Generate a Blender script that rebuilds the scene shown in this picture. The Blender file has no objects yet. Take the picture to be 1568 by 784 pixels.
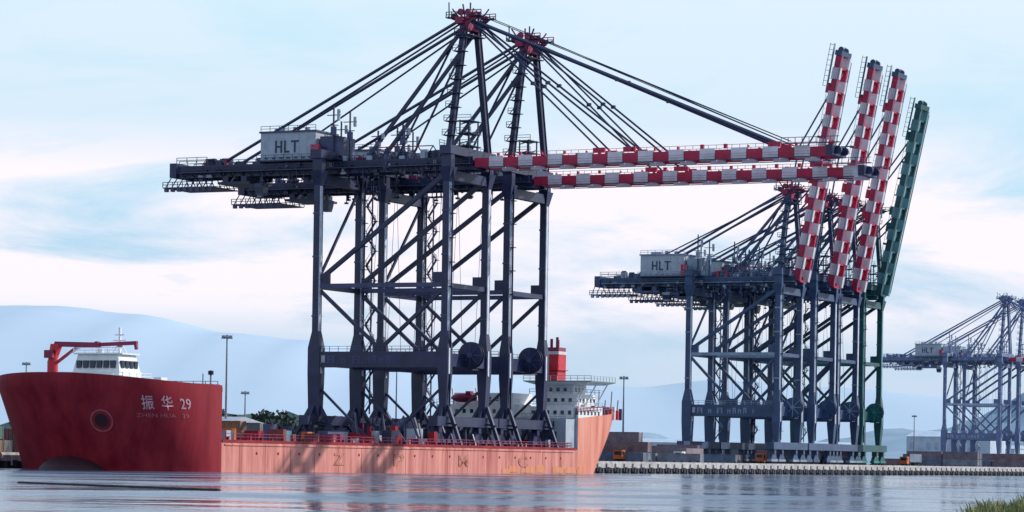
import bpy, bmesh, math, random
from mathutils import Vector, Matrix, noise
random.seed(7)
scene=bpy.context.scene
R=math.radians
# ------------------------------------------------------------ materials
def mat(name,col,rough=0.6,var=0.25,scale=0.5,metal=0.0,col2=None,streak=False,bump=0.0,spec=0.5):
    m=bpy.data.materials.new(name); m.use_nodes=True
    nt=m.node_tree; b=nt.nodes['Principled BSDF']
    b.inputs['Roughness'].default_value=rough; b.inputs['Metallic'].default_value=metal
    b.inputs['Specular IOR Level'].default_value=spec
    tc=nt.nodes.new('ShaderNodeTexCoord'); mp=nt.nodes.new('ShaderNodeMapping')
    if streak: mp.inputs['Scale'].default_value=(1,1,0.10)
    nz=nt.nodes.new('ShaderNodeTexNoise'); nz.inputs['Scale'].default_value=scale; nz.inputs['Detail'].default_value=7
    nz.inputs['Roughness'].default_value=0.65
    nt.links.new(tc.outputs['Object'],mp.inputs[0]); nt.links.new(mp.outputs[0],nz.inputs['Vector'])
    cr=nt.nodes.new('ShaderNodeValToRGB')
    c2=col2 if col2 else tuple(min(1,c*(1+var)) for c in col)
    c1=tuple(c*(1-var) for c in col)
    cr.color_ramp.elements[0].position=0.35; cr.color_ramp.elements[0].color=(*c1,1)
    cr.color_ramp.elements[1].position=0.68; cr.color_ramp.elements[1].color=(*c2,1)
    nt.links.new(nz.outputs['Fac'],cr.inputs[0]); nt.links.new(cr.outputs[0],b.inputs['Base Color'])
    if bump:
        bp=nt.nodes.new('ShaderNodeBump'); bp.inputs['Strength'].default_value=bump
        nt.links.new(nz.outputs['Fac'],bp.inputs['Height']); nt.links.new(bp.outputs[0],b.inputs['Normal'])
    return m
NAVY=mat('navy_steel',(0.015,0.021,0.070),0.42,0.4,0.3)
NAVYM=mat('navy_steel_mid',(0.05,0.06,0.14),0.5,0.3,0.3)
QNAVY=mat('navy_steel_quay_hazy',(0.030,0.062,0.14),0.5,0.3,0.3)  # both quay steels are paler and bluer, haze painted into the colour
QGREY=mat('grey_steel_quay_hazy',(0.22,0.29,0.38),0.5,0.3,0.3)
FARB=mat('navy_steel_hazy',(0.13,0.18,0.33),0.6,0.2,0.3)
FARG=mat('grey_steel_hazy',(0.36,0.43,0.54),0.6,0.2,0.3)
TEAL=mat('teal_steel',(0.006,0.20,0.17),0.5,0.3,0.3)
TEALD=mat('teal_steel_dark',(0.008,0.075,0.085),0.5,0.3,0.3)
TEALL=mat('teal_steel_pale',(0.12,0.28,0.30),0.5,0.2,0.3)
RED=mat('boom_red',(0.47,0.008,0.055),0.5,0.2,0.6)
WHT=mat('boom_white',(0.66,0.62,0.65),0.5,0.15,0.5)
GREY=mat('house_grey',(0.36,0.41,0.47),0.6,0.15,0.6)
LGREY=mat('rail_grey',(0.36,0.40,0.47),0.6,0.2,0.6)
STRIP=mat('leg_highlight_pale',(0.55,0.58,0.66),0.5,0.2,0.6)  # painted edge highlight for the crane legs
DRED=mat('crimson_paint',(0.24,0.010,0.06),0.5,0.2,0.6)
FUNR=mat('funnel_red',(0.55,0.015,0.035),0.5,0.15,0.6)
BLACK=mat('black_rubber',(0.015,0.015,0.02),0.8,0.3,1)
GLASS=mat('dark_glass',(0.02,0.03,0.05),0.1,0.2,1)
SHIPW=mat('ship_white',(0.78,0.79,0.80),0.5,0.10,0.5,streak=True)
HULLR=mat('hull_dark_red',(0.255,0.008,0.022),0.55,0.25,0.30,col2=(0.33,0.024,0.036),streak=True,spec=0.2,bump=0.05)  # shade on the bow is put into this darker red
HULLP=mat('hull_faded_sunlit_red',(0.52,0.125,0.100),0.6,0.25,0.40,col2=(0.76,0.33,0.27),streak=True,spec=0.3,bump=0.05)  # weathered red, also lightened in colour for the sunlit side
HULLS=mat('hull_salmon',(0.68,0.18,0.11),0.6,0.2,0.35,col2=(0.80,0.36,0.27),streak=True,spec=0.3,bump=0.05)
RUST=mat('rust_patch',(0.62,0.20,0.06),0.8,0.15,0.8,col2=(0.70,0.29,0.18),streak=True)
DECK=mat('deck_red',(0.20,0.05,0.045),0.8,0.3,0.5)
DKRED=mat('bulb_dark',(0.035,0.006,0.012),0.6,0.3,0.5)
GREEN=mat('deck_green',(0.10,0.25,0.18),0.7,0.2,0.5)
LETT=mat('lettering_faded',(0.50,0.29,0.32),0.7,0.3,1)
LETB=mat('lettering_brown',(0.44,0.14,0.10),0.8,0.35,1,col2=(0.62,0.24,0.18))
LETD=mat('mark_dim',(0.36,0.09,0.11),0.7,0.3,1)
CONC=mat('concrete',(0.42,0.40,0.39),0.85,0.3,0.6,bump=0.2)
CONCD=mat('concrete_dark',(0.07,0.07,0.075),0.9,0.4,0.6)
ASPH=mat('yard_asphalt',(0.06,0.06,0.062),0.9,0.3,0.05)
ORANGE=mat('orange_paint',(0.55,0.12,0.02),0.6,0.2,1)
POLE=mat('galvanised',(0.22,0.24,0.28),0.5,0.2,1)

# ------------------------------------------------------------ mesh builder
class MB:
    def __init__(s): s.v=[];s.f=[];s.m=[];s.mats=[]
    def mi(s,m):
        if m not in s.mats: s.mats.append(m)
        return s.mats.index(m)
    def add(s,vs,fs,m):
        o=len(s.v); s.v+= [tuple(v) for v in vs]; k=s.mi(m)
        for f in fs: s.f.append(tuple(o+i for i in f)); s.m.append(k)
    def box(s,x0,x1,y0,y1,z0,z1,m):
        s.add([(x0,y0,z0),(x1,y0,z0),(x1,y1,z0),(x0,y1,z0),(x0,y0,z1),(x1,y0,z1),(x1,y1,z1),(x0,y1,z1)],
          [(0,3,2,1),(4,5,6,7),(0,1,5,4),(1,2,6,5),(2,3,7,6),(3,0,4,7)],m)
    def frus(s,c0,s0,c1,s1,m):
        vs=[]
        for c,sz in((c0,s0),(c1,s1)):
            for a,b in((-1,-1),(1,-1),(1,1),(-1,1)): vs.append((c[0]+a*sz[0]/2,c[1]+b*sz[1]/2,c[2]))
        s.add(vs,[(0,3,2,1),(4,5,6,7),(0,1,5,4),(1,2,6,5),(2,3,7,6),(3,0,4,7)],m)
    def beam(s,p0,p1,w,h,m):
        p0=Vector(p0);p1=Vector(p1);d=(p1-p0).normalized()
        up=Vector((0,0,1)) if abs(d.z)<0.95 else Vector((1,0,0))
        a=d.cross(up).normalized(); u=a.cross(d).normalized()
        vs=[]
        for p in(p0,p1):
            for i,j in((-1,-1),(1,-1),(1,1),(-1,1)): vs.append(p+a*(i*w/2)+u*(j*h/2))
        s.add(vs,[(0,3,2,1),(4,5,6,7),(0,1,5,4),(1,2,6,5),(2,3,7,6),(3,0,4,7)],m)
    def cyl(s,p0,p1,r0,m,r1=None,n=8):
        if r1 is None:r1=r0
        p0=Vector(p0);p1=Vector(p1);d=(p1-p0).normalized()
        up=Vector((0,0,1)) if abs(d.z)<0.95 else Vector((1,0,0))
        a=d.cross(up).normalized(); u=a.cross(d).normalized()
        vs=[]
        for p,r in((p0,r0),(p1,r1)):
            for i in range(n):
                t=2*math.pi*i/n; vs.append(p+a*(r*math.cos(t))+u*(r*math.sin(t)))
        fs=[(i,(i+1)%n,n+(i+1)%n,n+i) for i in range(n)]+[tuple(range(n-1,-1,-1)),tuple(range(n,2*n))]
        s.add(vs,fs,m)
    def rail(s,p0,p1,m,h=1.1,step=2.0,t=0.09):
        p0=Vector(p0);p1=Vector(p1);L=(p1-p0).length;n=max(1,int(L/step))
        for zz in(h,h*0.5): s.beam(p0+Vector((0,0,zz)),p1+Vector((0,0,zz)),t,t,m)
        for i in range(n+1):
            q=p0.lerp(p1,i/n); s.beam(q,q+Vector((0,0,h)),t,t,m)
    def obj(s,name,parent=None,smooth=False):
        me=bpy.data.meshes.new(name); me.from_pydata(s.v,[],s.f)
        for m in s.mats: me.materials.append(m)
        me.polygons.foreach_set('material_index',s.m)
        if smooth: me.polygons.foreach_set('use_smooth',[True]*len(s.f))
        bm=bmesh.new(); bm.from_mesh(me); bmesh.ops.recalc_face_normals(bm,faces=bm.faces); bm.to_mesh(me); bm.free()
        me.update()
        o=bpy.data.objects.new(name,me); scene.collection.objects.link(o)
        if parent: o.parent=parent
        return o
def empty(name,loc=(0,0,0),rz=0):
    e=bpy.data.objects.new(name,None); scene.collection.objects.link(e); e.location=loc; e.rotation_euler=(0,0,rz); e.empty_display_size=1; return e

TH=R(26); RZ=-TH
B=Vector((math.cos(TH),-math.sin(TH),0)); S=Vector((math.sin(TH),math.cos(TH),0))
L0=Vector((-41.5,618,0))

# ------------------------------------------------------------ gantry crane
def crane(loc,G=30.5,W=18,HG=57.7,HA=90,back=39.5,boom=80,raised=None,c=NAVY,c2=NAVYM,portal=18,mid=33.5,strip=STRIP,ship=False,boomred=RED,boomw=WHT,boomc=None):
    E=empty('gantry_crane',loc,RZ)
    GT=HG+3.4; yc=W/2; gy=3.0
    bcol=boomc or DRED
    p=MB()
    for x in(0,G):
        p.box(x-1.1,x+1.1,-5,W+5,4.3,6.3,c)
        for y in(0,W):
            wb=2.9 if x==0 else 2.3
            p.frus((x,y,6.3),(1.3 if x else 2.6,1.6),(x,y,portal-3),(wb,2.2),c)
            p.frus((x,y,portal-3),(wb,2.2),(x,y,portal+2.5),(wb,2.2),c)
            p.frus((x,y,portal+2.5),(wb,2.2),(x,y,portal+6),(1.45,1.5),c)
            p.frus((x,y,portal+6),(1.45,1.5),(x,y,HG),(1.45,1.5),c)
            # pale strip up every leg's waterside face, a painted bright edge highlight
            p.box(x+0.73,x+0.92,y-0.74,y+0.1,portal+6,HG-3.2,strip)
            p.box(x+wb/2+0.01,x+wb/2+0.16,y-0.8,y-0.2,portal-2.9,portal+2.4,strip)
            for s in(-1,1):
                yb=y+s*3.0
                p.beam((x,yb,4.3),(x,yb,3.0),1.2,1.6,c)
                p.frus((x,yb,1.4),(1.0,5.0),(x,yb,3.0),(1.0,2.0),c)
                for k in(-1.8,-0.6,0.6,1.8):
                    p.cyl((x-0.35,yb+k,0.75),(x+0.35,yb+k,0.75),0.45,BLACK,n=8)
                p.box(x-0.7,x+0.7,yb-2.5,yb+2.5,0.9,1.5,c2)
            p.frus((x,y,HG-3),(1.5,1.5),(x,y,HG-0.02),(2.8,3.0),c)
            for zz in(portal+9,mid+6,(mid+HG)/2+3): p.box(x-0.85,x+0.72,y-0.87,y+0.87,zz,zz+0.35,c2)
    for y in(0,W):
        p.box(1.46,G-1.17,y-0.8,y+0.8,portal-1.6,portal+1.7,c)
        p.box(0.93,G-0.75,y-0.5,y+0.5,mid-0.45,mid+0.45,c2)
        p.beam((0.8,y,mid+1.5),(G-0.8,y,HG-1.5),0.8,0.85,c)
        p.beam((0.8,y,mid-1),(G/2,y,portal+2.2),0.65,0.7,c)
        p.beam((G-0.8,y,mid-1),(G/2,y,portal+2.2),0.65,0.7,c)
        p.box(G/2-1.6,G/2+1.6,y-0.4,y+0.4,portal+1.7,portal+3.4,c)
        for xx in(2.0,G-1.9):
            p.box(xx-1,xx+1,y-0.36,y+0.36,mid+0.46,mid+2.6,c)
        p.rail((1.5,y-0.8,portal+1.7),(G-1.5,y-0.8,portal+1.7),c2)
    for x in(0,G):
        p.box(x-0.75,x+0.75,1.12,W-1.12,portal-1.3,portal+1.4,c)
        p.box(x-0.7,x+0.7,1.51,W-1.51,HG-2.6,HG-0.6,c)
        p.box(x-0.45,x+0.45,0.76,W-0.76,mid-0.6,mid+0.4,c)
        if x==0:
            p.beam((x,1,mid+2),(x,W-1,HG-3),0.5,0.5,c)
    p.obj('portal_frame',E)
    q=MB()
    xs=[3.2,6.6,9.2,12.4,14.0,15.6,17.2,20]
    for i,x in enumerate(xs):
        wd=[1.6,0.9,1.7,0.9,0.9,0.9,0.9,0.4][i]
        q.box(x,x+wd*0.25,-0.86,-0.803,portal-0.8,portal+0.54,c2)
        q.box(x,x+wd,-0.86,-0.803,portal+0.55,portal+0.8,c2) if i%2==0 else None
        q.box(x+wd*0.75,x+wd,-0.86,-0.803,portal-0.8,portal+0.5,c2)
        q.box(x+wd*0.27,x+wd*0.73,-0.86,-0.803,portal-0.1,portal+0.12,c2)
    q.box(1.7,2.6,-0.9,-0.803,portal-0.6,portal+0.9,LGREY)
    q.obj('portal_lettering',E)
    q=MB()
    rx=G+1.9; ry=W*0.45; rz_=portal+1.2
    for dy in(-0.45,0.45): q.cyl((rx,ry+dy-0.06,rz_),(rx,ry+dy+0.06,rz_),2.8,c,n=28)
    q.cyl((rx,ry-0.38,rz_),(rx,ry+0.38,rz_),2.2,BLACK,n=24); q.cyl((rx,ry-0.8,rz_),(rx,ry-0.52,rz_),0.6,c2,n=12)
    for i in range(8):
        a=i*math.pi/4; q.beam((rx,ry-0.56,rz_),(rx+2.6*math.cos(a),ry-0.56,rz_+2.6*math.sin(a)),0.12,0.2,c2)
    q.beam((rx,ry+0.8,rz_),(rx-1.4,ry+0.8,portal-0.5),0.6,0.6,c); q.box(G+0.76,rx+1,ry-1.2,ry+1.4,portal-1.9,portal-1.7,c)
    q.obj('cable_reel',E)
    q=MB()
    z=7; sgn=1
    x0=0.9; yy=W+1.5
    while z<HG-3:
        z2=z+3.2
        a=(x0 if sgn>0 else x0+2.2,yy,z); b=(x0+2.2 if sgn>0 else x0,yy,z2)
        q.beam(a,b,0.7,0.18,c2); q.beam((a[0],a[1]-.4,a[2]+1),(b[0],b[1]-.4,b[2]+1),0.08,0.08,c2)
        q.box(b[0]-0.6,b[0]+0.6,yy-1.2,yy+0.6,z2-0.1,z2,c)
        q.rail((b[0]-0.6,yy-1.2,z2),(b[0]+0.6,yy-1.2,z2),c2,t=0.07)
        z=z2; sgn=-sgn
    q.beam((x0+1.1,yy+0.4,7),(x0+1.1,yy+0.4,HG),0.25,0.25,c)
    for (lx,ly) in((0,W),(G,0)):
        for zz in range(int(mid),int(HG),5):
            q.box(lx+0.93,lx+1.8,ly-0.9,ly+0.5,zz,zz+0.15,c)
            q.rail((lx+0.95,ly-0.9,zz+.15),(lx+1.8,ly-0.9,zz+.15),c2,t=0.07)
        q.beam((lx+1.2,ly,7),(lx+1.2,ly,HG),0.10,0.35,c)
    for hx_,hy in((G*0.35,yc-2),(G*0.62,yc+2),(G*0.5,yc-3)):
        q.cyl((hx_,hy,HG),(hx_+1.6,hy,portal+3),0.05,c,n=4); q.cyl((hx_,hy,HG),(hx_-1.6,hy,portal+3),0.05,c,n=4)
    q.obj('stair_tower',E)
    # --- main girder
    q=MB()
    for s in(-1,1):
        y=yc+s*gy
        q.box(-back,G+3.0,y-0.7,y+0.7,HG,HG+2.6,c)
        q.box(-back+2,G+2.9,min(y+s*0.72,y+s*2.2),max(y+s*0.72,y+s*2.2),HG+0.9,HG+1.05,c2)
        q.rail((-back+2,y+s*2.2,HG+1.05),(G+2.9,y+s*2.2,HG+1.05),c,t=0.12)
        q.rail((-back+1,y,HG+2.6),(-17,y,HG+2.6),c2,t=0.12)
        q.rail((3,y,HG+2.6),(G,y,HG+2.6),c2,t=0.12)
        x=-back+3
        while x<G:
            q.beam((x,y+s*0.7,HG+0.1),(x,y+s*2.2,HG+0.85),0.15,0.15,c); x+=2.4
        for i in range(34):
            bx=-back+3+random.random()*(back+G-6)
            hh=random.uniform(0.5,2.2)
            q.box(bx,bx+random.uniform(0.5,1.8),y-0.5,y+0.4,HG+2.61,HG+2.6+hh,random.choice([c,c,c,c2,LGREY,bcol]))
        for i in range(40):
            bx=-back+2+random.random()*(back+G-4)
            hh=random.uniform(0.3,1.0); zz=HG+random.uniform(-1.0,1.6)
            ya=y+s*0.71; yb=y+s*random.uniform(0.9,1.5)
            q.box(bx,bx+random.uniform(0.3,1.3),min(ya,yb),max(ya,yb),zz,zz+hh,random.choice([c,c,c2,c2,LGREY]))
        for i in range(16):   # brackets and lamps hanging below the girder
            bx=-back+22+random.random()*(back+G-24); hh=random.uniform(0.6,2.0)
            q.beam((bx,y+s*1.2,HG+0.9),(bx,y+s*1.2,HG-hh),0.16,0.16,c); q.box(bx-0.4,bx+0.4,y+s*1.2-0.3,y+s*1.2+0.3,HG-hh-0.4,HG-hh,c)
    x=-back+0.4
    while x<G+3:
        q.box(x-0.4,x+0.4,yc-gy+0.71,yc+gy-0.71,HG+0.2,HG+2.2,c); x+=6.5
    for x in(0,G):
        q.box(x-1.3,x+1.3,-1.5,W+1.5,HG+2.62,HG+4.4,c)
        q.box(x-1.1,x+1.1,-0.8,0.8,HG,HG+2.6,c); q.box(x-1.1,x+1.1,W-0.8,W+0.8,HG,HG+2.6,c)
        q.rail((x-1.3,-1.5,HG+4.4),(x-1.3,W+1.5,HG+4.4),c2,t=0.1)
    q.box(-back-1.5,-back+11,yc-gy-2.6,yc+gy+2.6,HG-2.3,HG-2.1,c)
    q.rail((-back-1.5,yc-gy-2.6,HG-2.1),(-back+11,yc-gy-2.6,HG-2.1),c,t=0.13,step=1.2)
    q.rail((-back-1.5,yc+gy+2.6,HG-2.1),(-back+11,yc+gy+2.6,HG-2.1),c,t=0.13,step=1.2)
    for i in range(8):
        x=-back-1+i*1.6
        for s in(-1,1): q.beam((x,yc+s*(gy+2.3),HG-2.2),(x,yc+s*gy,HG+0.2),0.16,0.16,c)
        q.box(x,x+0.8,yc-gy-2.8,yc-gy-2.1,HG-3.1,HG-2.31,c2)
    q.box(-back+12,-back+20,yc-gy-1.9,yc+gy+1.9,HG-1.7,HG-1.2,c)
    q.box(-back+13,-back+14.4,yc-gy-1.5,yc+gy+1.5,HG-1.2,HG-.01,c); q.box(-back+17.6,-back+19,yc-gy-1.5,yc+gy+1.5,HG-1.2,HG-.01,c)
    cx=-back+21.6
    q.frus((cx,yc-2.6,HG-4.1),(1.6,1.8),(cx,yc-2.6,HG-1.6),(2.4,2.2),c2)
    q.frus((cx+0.06,yc-2.66,HG-3.6),(1.8,1.95),(cx+0.06,yc-2.66,HG-2.4),(2.28,2.2),GLASS)
    q.beam((cx,yc-2.6,HG-1.6),(cx,yc-2.6,HG),0.5,0.5,c)
    for x in(G*0.3,G*0.55,G*0.75):
        q.box(x-1.2,x+1.2,yc-gy+0.2,yc+gy-0.2,HG+2.61,HG+4.2,c)
    for i in range(5):
        x=G*0.25+i*3.6
        q.beam((x,yc-gy,HG+2.6),(x+1.8,yc-gy,HG+5.2),0.18,0.18,c); q.beam((x+3.6,yc-gy,HG+2.6),(x+1.8,yc-gy,HG+5.2),0.18,0.18,c)
    q.beam((G*0.25+1.8,yc-gy,HG+5.2),(G*0.25+16.2,yc-gy,HG+5.2),0.2,0.2,bcol)
    q.box(-back-0.5,-back+1.2,yc-gy-1.5,yc+gy+1.5,HG+0.1,HG+3.2,c)
    q.rail((-back+1.3,yc-gy-1.5,HG+3.2),(-back+9,yc-gy-1.5,HG+3.2),c2,t=0.12)
    q.obj('main_girder',E)
    # --- machinery house
    q=MB()
    hx0,hx1=-17,-3.5; hb=HG+2.75
    q.box(hx0,hx1,yc-4.6,yc+4.6,hb+0.3,hb+6.2,GREY)
    q.box(hx0-0.3,hx1+0.3,yc-4.9,yc+4.9,hb+6.2,hb+6.55,c2)
    q.box(hx0-0.4,hx1+6,yc-5.6,yc+5.6,hb,hb+0.3,c)
    q.rail((hx0-0.4,yc-5.6,hb+.3),(hx1+6,yc-5.6,hb+.3),c2,t=0.1)
    q.box(hx1+0.5,hx1+5,yc-3.6,yc+3.6,hb+0.3,hb+5.2,c2)
    q.box(hx1-0.6,hx1+1.4,yc-5.5,yc-4.7,hb+0.3,hb+3.4,boomred)
    q.box(hx0+2.5,hx0+5,yc-3,yc+3,hb+6.55,hb+7.3,LGREY)
    q.cyl((hx0+7,yc-2,hb+6.55),(hx0+7,yc-2,hb+7.6),0.5,LGREY,n=10); q.cyl((hx0+10,yc-2,hb+6.55),(hx0+10,yc-2,hb+7.4),0.6,LGREY,n=10)
    sx=hx0+3.6
    for (a,b,c0,d) in((0,.4,0,2.6),(1.3,1.7,0,2.6),(.4,1.3,1.1,1.5),(2.2,2.6,0,2.6),(2.6,3.5,0,.4),(3.9,5.8,2.2,2.6),(4.6,5.05,0,2.2)):
        q.box(sx+a,sx+b,yc-4.68,yc-4.603,hb+1.9+c0,hb+1.9+d,NAVY)
    for i in range(7): q.box(hx0+1+i*1.8,hx0+1.9+i*1.8,yc-4.66,yc-4.603,hb+0.6,hb+0.95,c2)
    for i in range(8): q.box(hx0+0.05+i*1.9,hx0+0.12+i*1.9,yc-4.64,yc-4.603,hb+1.0,hb+6.1,LGREY)
    q.rail((hx0,yc-4.6,hb+6.55),(hx1,yc-4.6,hb+6.55),c2,t=0.1)
    q.obj('machinery_house',E)
    # --- masts & lattices
    q=MB()
    for mx,my,mh in((0.5,yc-4,12),(2.8,yc-1,10.5),(-1,yc+2,9),(11,yc-3.5,6),(13.4,yc+3,8),(17,yc-3,7)):
        base=HG+2.7
        q.beam((mx,my,base),(mx,my,base+mh),0.28,0.28,c)
        q.beam((mx-1.6,my,base+mh*0.8),(mx+1.6,my,base+mh*0.8),0.18,0.18,c)
        q.beam((mx-1.1,my,base+mh*0.62),(mx+1.1,my,base+mh*0.62),0.18,0.18,c)
        q.box(mx-0.5,mx+0.5,my-0.4,my+0.4,base+mh*0.45,base+mh*0.6,c2)
        q.box(mx+0.9,mx+1.5,my-0.2,my+0.2,base+mh*0.7,base+mh*0.9,LGREY)
    for x in(G-1,G+1.2):
        for y in(yc-2,yc+2): q.beam((x,y,HG+2.7),(x,y,HG+10.5),0.25,0.25,c)
        for zz in range(4):
            q.beam((x,yc-2,HG+3.5+zz*2),(x,yc+2,HG+4.5+zz*2),0.2,0.2,c)
    for zz in(5,7.6,10.2):
        q.box(G-1.6,G+1.8,yc-2.5,yc+2.5,HG+zz,HG+zz+0.15,c)
        q.rail((G-1.6,yc-2.5,HG+zz+.15),(G+1.8,yc-2.5,HG+zz+.15),c2,t=0.1)
    q.obj('service_masts',E)
    # --- A-frame & apex
    q=MB()
    top=HA-2
    for s,y0 in((-1,0),(1,W)):
        yt=yc+s*2.8
        q.beam((G,y0,HG+3.5),(G,yt,top),0.85,0.95,c)
        q.beam((8,yc+s*gy,HG+2.8),(G-0.6,yt,top-1.5),0.6,0.7,c)
        a=Vector((G,y0,HG+3.5)); b=Vector((G,yt,top))
        n=9
        if s<0:
            for i in range(1,n):
                pt=a.lerp(b,i/n)
                q.box(pt.x-1.3,pt.x+1.3,pt.y-1.1,pt.y+1.1,pt.z,pt.z+0.14,c)
                q.rail((pt.x-1.3,pt.y-1.1,pt.z+.14),(pt.x+1.3,pt.y-1.1,pt.z+.14),c2 if i%2 else c,t=0.11)
                pn=a.lerp(b,(i+0.9)/n); q.beam((pt.x-1,pt.y-1,pt.z),(pn.x+1,pn.y-1,pn.z),0.4,0.12,c)
        q.beam(a+Vector((0.9,0,0)),b+Vector((0.9,0,0)),0.12,0.4,c)
    q.obj('a_frame',E)
    q=MB()
    q.box(G-1.8,G+1.8,yc-3.6,yc+3.6,HA-4.4,HA-4.2,c)
    q.box(G-0.9,G+0.9,yc-3.1,yc+3.1,HA-3.2,HA-1.6,bcol)
    q.box(G-1.6,G+0.2,yc-3.9,yc-1.4,HA-2.0,HA-0.6,bcol); q.box(G+0.6,G+1.9,yc+1.2,yc+3.4,HA-2.6,HA-0.9,c)
    for s in(-1,1):
        for k,zz in((-2.4,-0.4),(-0.9,0.5),(0.8,0.4),(2.3,-0.6)):
            q.cyl((G+k,yc+s*2.6-0.25,HA+zz),(G+k,yc+s*2.6+0.25,HA+zz),0.72,bcol,n=12)
            q.beam((G+k*0.3,yc+s*2.6,HA-2),(G+k,yc+s*2.6,HA+zz),0.35,0.4,bcol)
        q.rail((G-1.8,yc+s*3.6,HA-4.2),(G+1.8,yc+s*3.6,HA-4.2),bcol,t=0.14,step=1.2)
        for k in range(5):
            a0=R(18+36*k)
            q.beam((G+1.2*math.cos(a0),yc+s*2,HA-1.6),(G+4.3*math.cos(a0)+random.uniform(-.3,.3),yc+s*(2.5+random.random()),HA-1.2+3.6*math.sin(a0)*random.uniform(.6,1.1)),0.22,0.3,random.choice([c,bcol]))
        q.rail((G-3.9,yc+s*3.4,HA-0.6),(G-1.4,yc+s*3.4,HA-0.6),c,t=0.16,step=1.0)
        q.rail((G+1.4,yc+s*3.4,HA-0.4),(G+4.2,yc+s*3.4,HA-0.4),bcol,t=0.16,step=1.0)
        q.box(G-3.9,G-1.2,yc+s*3-0.8,yc+s*3+0.8,HA-0.75,HA-0.6,c); q.box(G+1.2,G+4.2,yc+s*3-0.8,yc+s*3+0.8,HA-0.55,HA-0.4,c)
    q.beam((G,yc,HA-2),(G,yc,HA+2.8),0.25,0.25,c)
    q.beam((G-3.4,yc-3,HA-.6),(G-3.5,yc-3,HA+2.6),0.2,0.2,c)
    q.obj('apex_platform',E)
    # --- stays
    q=MB()
    for s in(-1,1):
        ya=yc+s*2.4; yg=yc+s*(gy)
        q.cyl((G-0.8,ya,HA-1.0),(-back+11.5,yg,HG+2.7),0.34,c,n=7)
        q.cyl((G-0.8,ya,HA-1.8),(-9,yc+s*4.8,HG+9.2),0.20,c,n=6)
        q.cyl((G-0.8,ya,HA-2.6),(G*0.5,yg,HG+2.7),0.24,c,n=6)
    hx=G+3.3; hz=HG+1.3
    if raised is None:
        def bp(t,v): return Vector((hx+t,0,hz+v))
        for s in(-1,1):
            ya=yc+s*2.4; yg=yc+s*gy
            for tt,r in((boom*0.355,0.20),(boom*0.44,0.22),(boom*0.835,0.32)):
                e=bp(tt,1.9); a=Vector((G+0.8,ya,HA-1.0))
                q.cyl(a,(e.x,yg,e.z),r,c,n=7)
                mdp=a.lerp(Vector((e.x,yg,e.z)),0.5)
                q.box(mdp.x-0.45,mdp.x+0.45,mdp.y-0.3,mdp.y+0.3,mdp.z-0.35,mdp.z+0.35,c)
        q.cyl((G+0.8,yc,HA+0.6),(hx+boom*0.86,yc,hz+2.6),0.09,c,n=5)
        q.cyl((G+0.8,yc+1,HA+0.9),(hx+boom*0.86,yc+1,hz+2.6),0.09,c,n=5)
    else:
        ca,sa=math.cos(raised),math.sin(raised)
        def bp(t,v): return Vector((hx+t*ca-v*sa,0,hz+t*sa+v*ca))
        for s in(-1,1):
            ya=yc+s*2.4; yg=yc+s*gy
            for tt in(boom*0.40,boom*0.80):
                e=bp(tt,1.2); a=Vector((G+0.8,ya,HA-1.0))
                kn=Vector(((a.x+e.x)/2-3.2,(ya+yg)/2,min(a.z,e.z)-6 if tt<boom*0.5 else (a.z+e.z)/2-1))
                q.cyl(a,kn,0.24,c,n=6); q.cyl(kn,(e.x,yg,e.z),0.24,c,n=6)
    q.obj('stay_bars',E)
    # --- boom with red and white bands
    q=MB()
    seg=3.35; n=int(boom/seg)
    def bbox(t0,t1,y0,y1,v0,v1,m):
        vs=[]
        for v in(v0,v1):
            for t,y in((t0,y0),(t1,y0),(t1,y1),(t0,y1)):
                a=bp(t,v); vs.append((a.x,y,a.z))
        q.add(vs,[(0,3,2,1),(4,5,6,7),(0,1,5,4),(1,2,6,5),(2,3,7,6),(3,0,4,7)],m)
    for s in(-1,1):
        y=yc+s*gy
        for i in range(n):
            par=(i+(1 if (s>0 and raised is not None) else 0))%2
            m=boomred if par==0 else boomw
            w=0.58 if par==0 else 0.66
            h=0.92 if par==0 else 1.2
            bbox(i*seg+0.06,(i+1)*seg-0.06,y-w,y+w,-h,h,m)
            bbox((i+1)*seg-0.06,(i+1)*seg+0.06,y-0.55,y+0.55,-0.88,0.88,c)
        yo=y+s*1.5
        bbox(1,n*seg-1,min(y+s*0.7,yo),max(y+s*0.7,yo),-1.1,-1.0,c)
        for v in(-0.5,0.0):
            a=bp(1,v); b=bp(n*seg-1,v); q.beam((a.x,yo,a.z),(b.x,yo,b.z),0.06,0.06,boomred)
        v=1.95
        a=bp(2,v); b=bp(n*seg-2,v); q.beam((a.x,y,a.z),(b.x,y,b.z),0.08,0.08,boomred)
        for i in range(2,n*2-2):
            a=bp(i*seg/2,1.21); b=bp(i*seg/2,v); q.beam((a.x,y,a.z),(b.x,y,b.z),0.08,0.08,boomred)
            if i%3==0:
                k=random.uniform(0.2,0.7); bbox(i*seg/2,i*seg/2+k,y-0.3,y+0.3,1.21,1.4+k,boomred)
        for tt in(0.355,0.44,0.835):
            bbox(boom*tt-1.3,boom*tt+1.3,y-0.3,y+0.3,1.21,2.2,boomred)
    for i in range(0,n+1,2):
        bbox(i*seg-0.3,i*seg+0.3,yc-gy+0.7,yc+gy-0.7,-0.7,0.5,boomred)
        if i<n-1:
            a=bp(i*seg+.3,0); b=bp((i+2)*seg-.3,0)
            q.beam((a.x,yc-gy+0.7,a.z),(b.x,yc+gy-0.7,b.z),0.3,0.3,boomred)
    T=n*seg
    bbox(T,T+1.4,yc-gy-1.0,yc+gy+1.0,-0.8,1.2,c)
    for s in(-1,1):
        y0_=yc+s*(gy+0.75); y1_=yc+s*(gy+1.9)
        bbox(T-9,T+3.0,min(y0_,y1_),max(y0_,y1_),1.5,1.62,c2)
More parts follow.
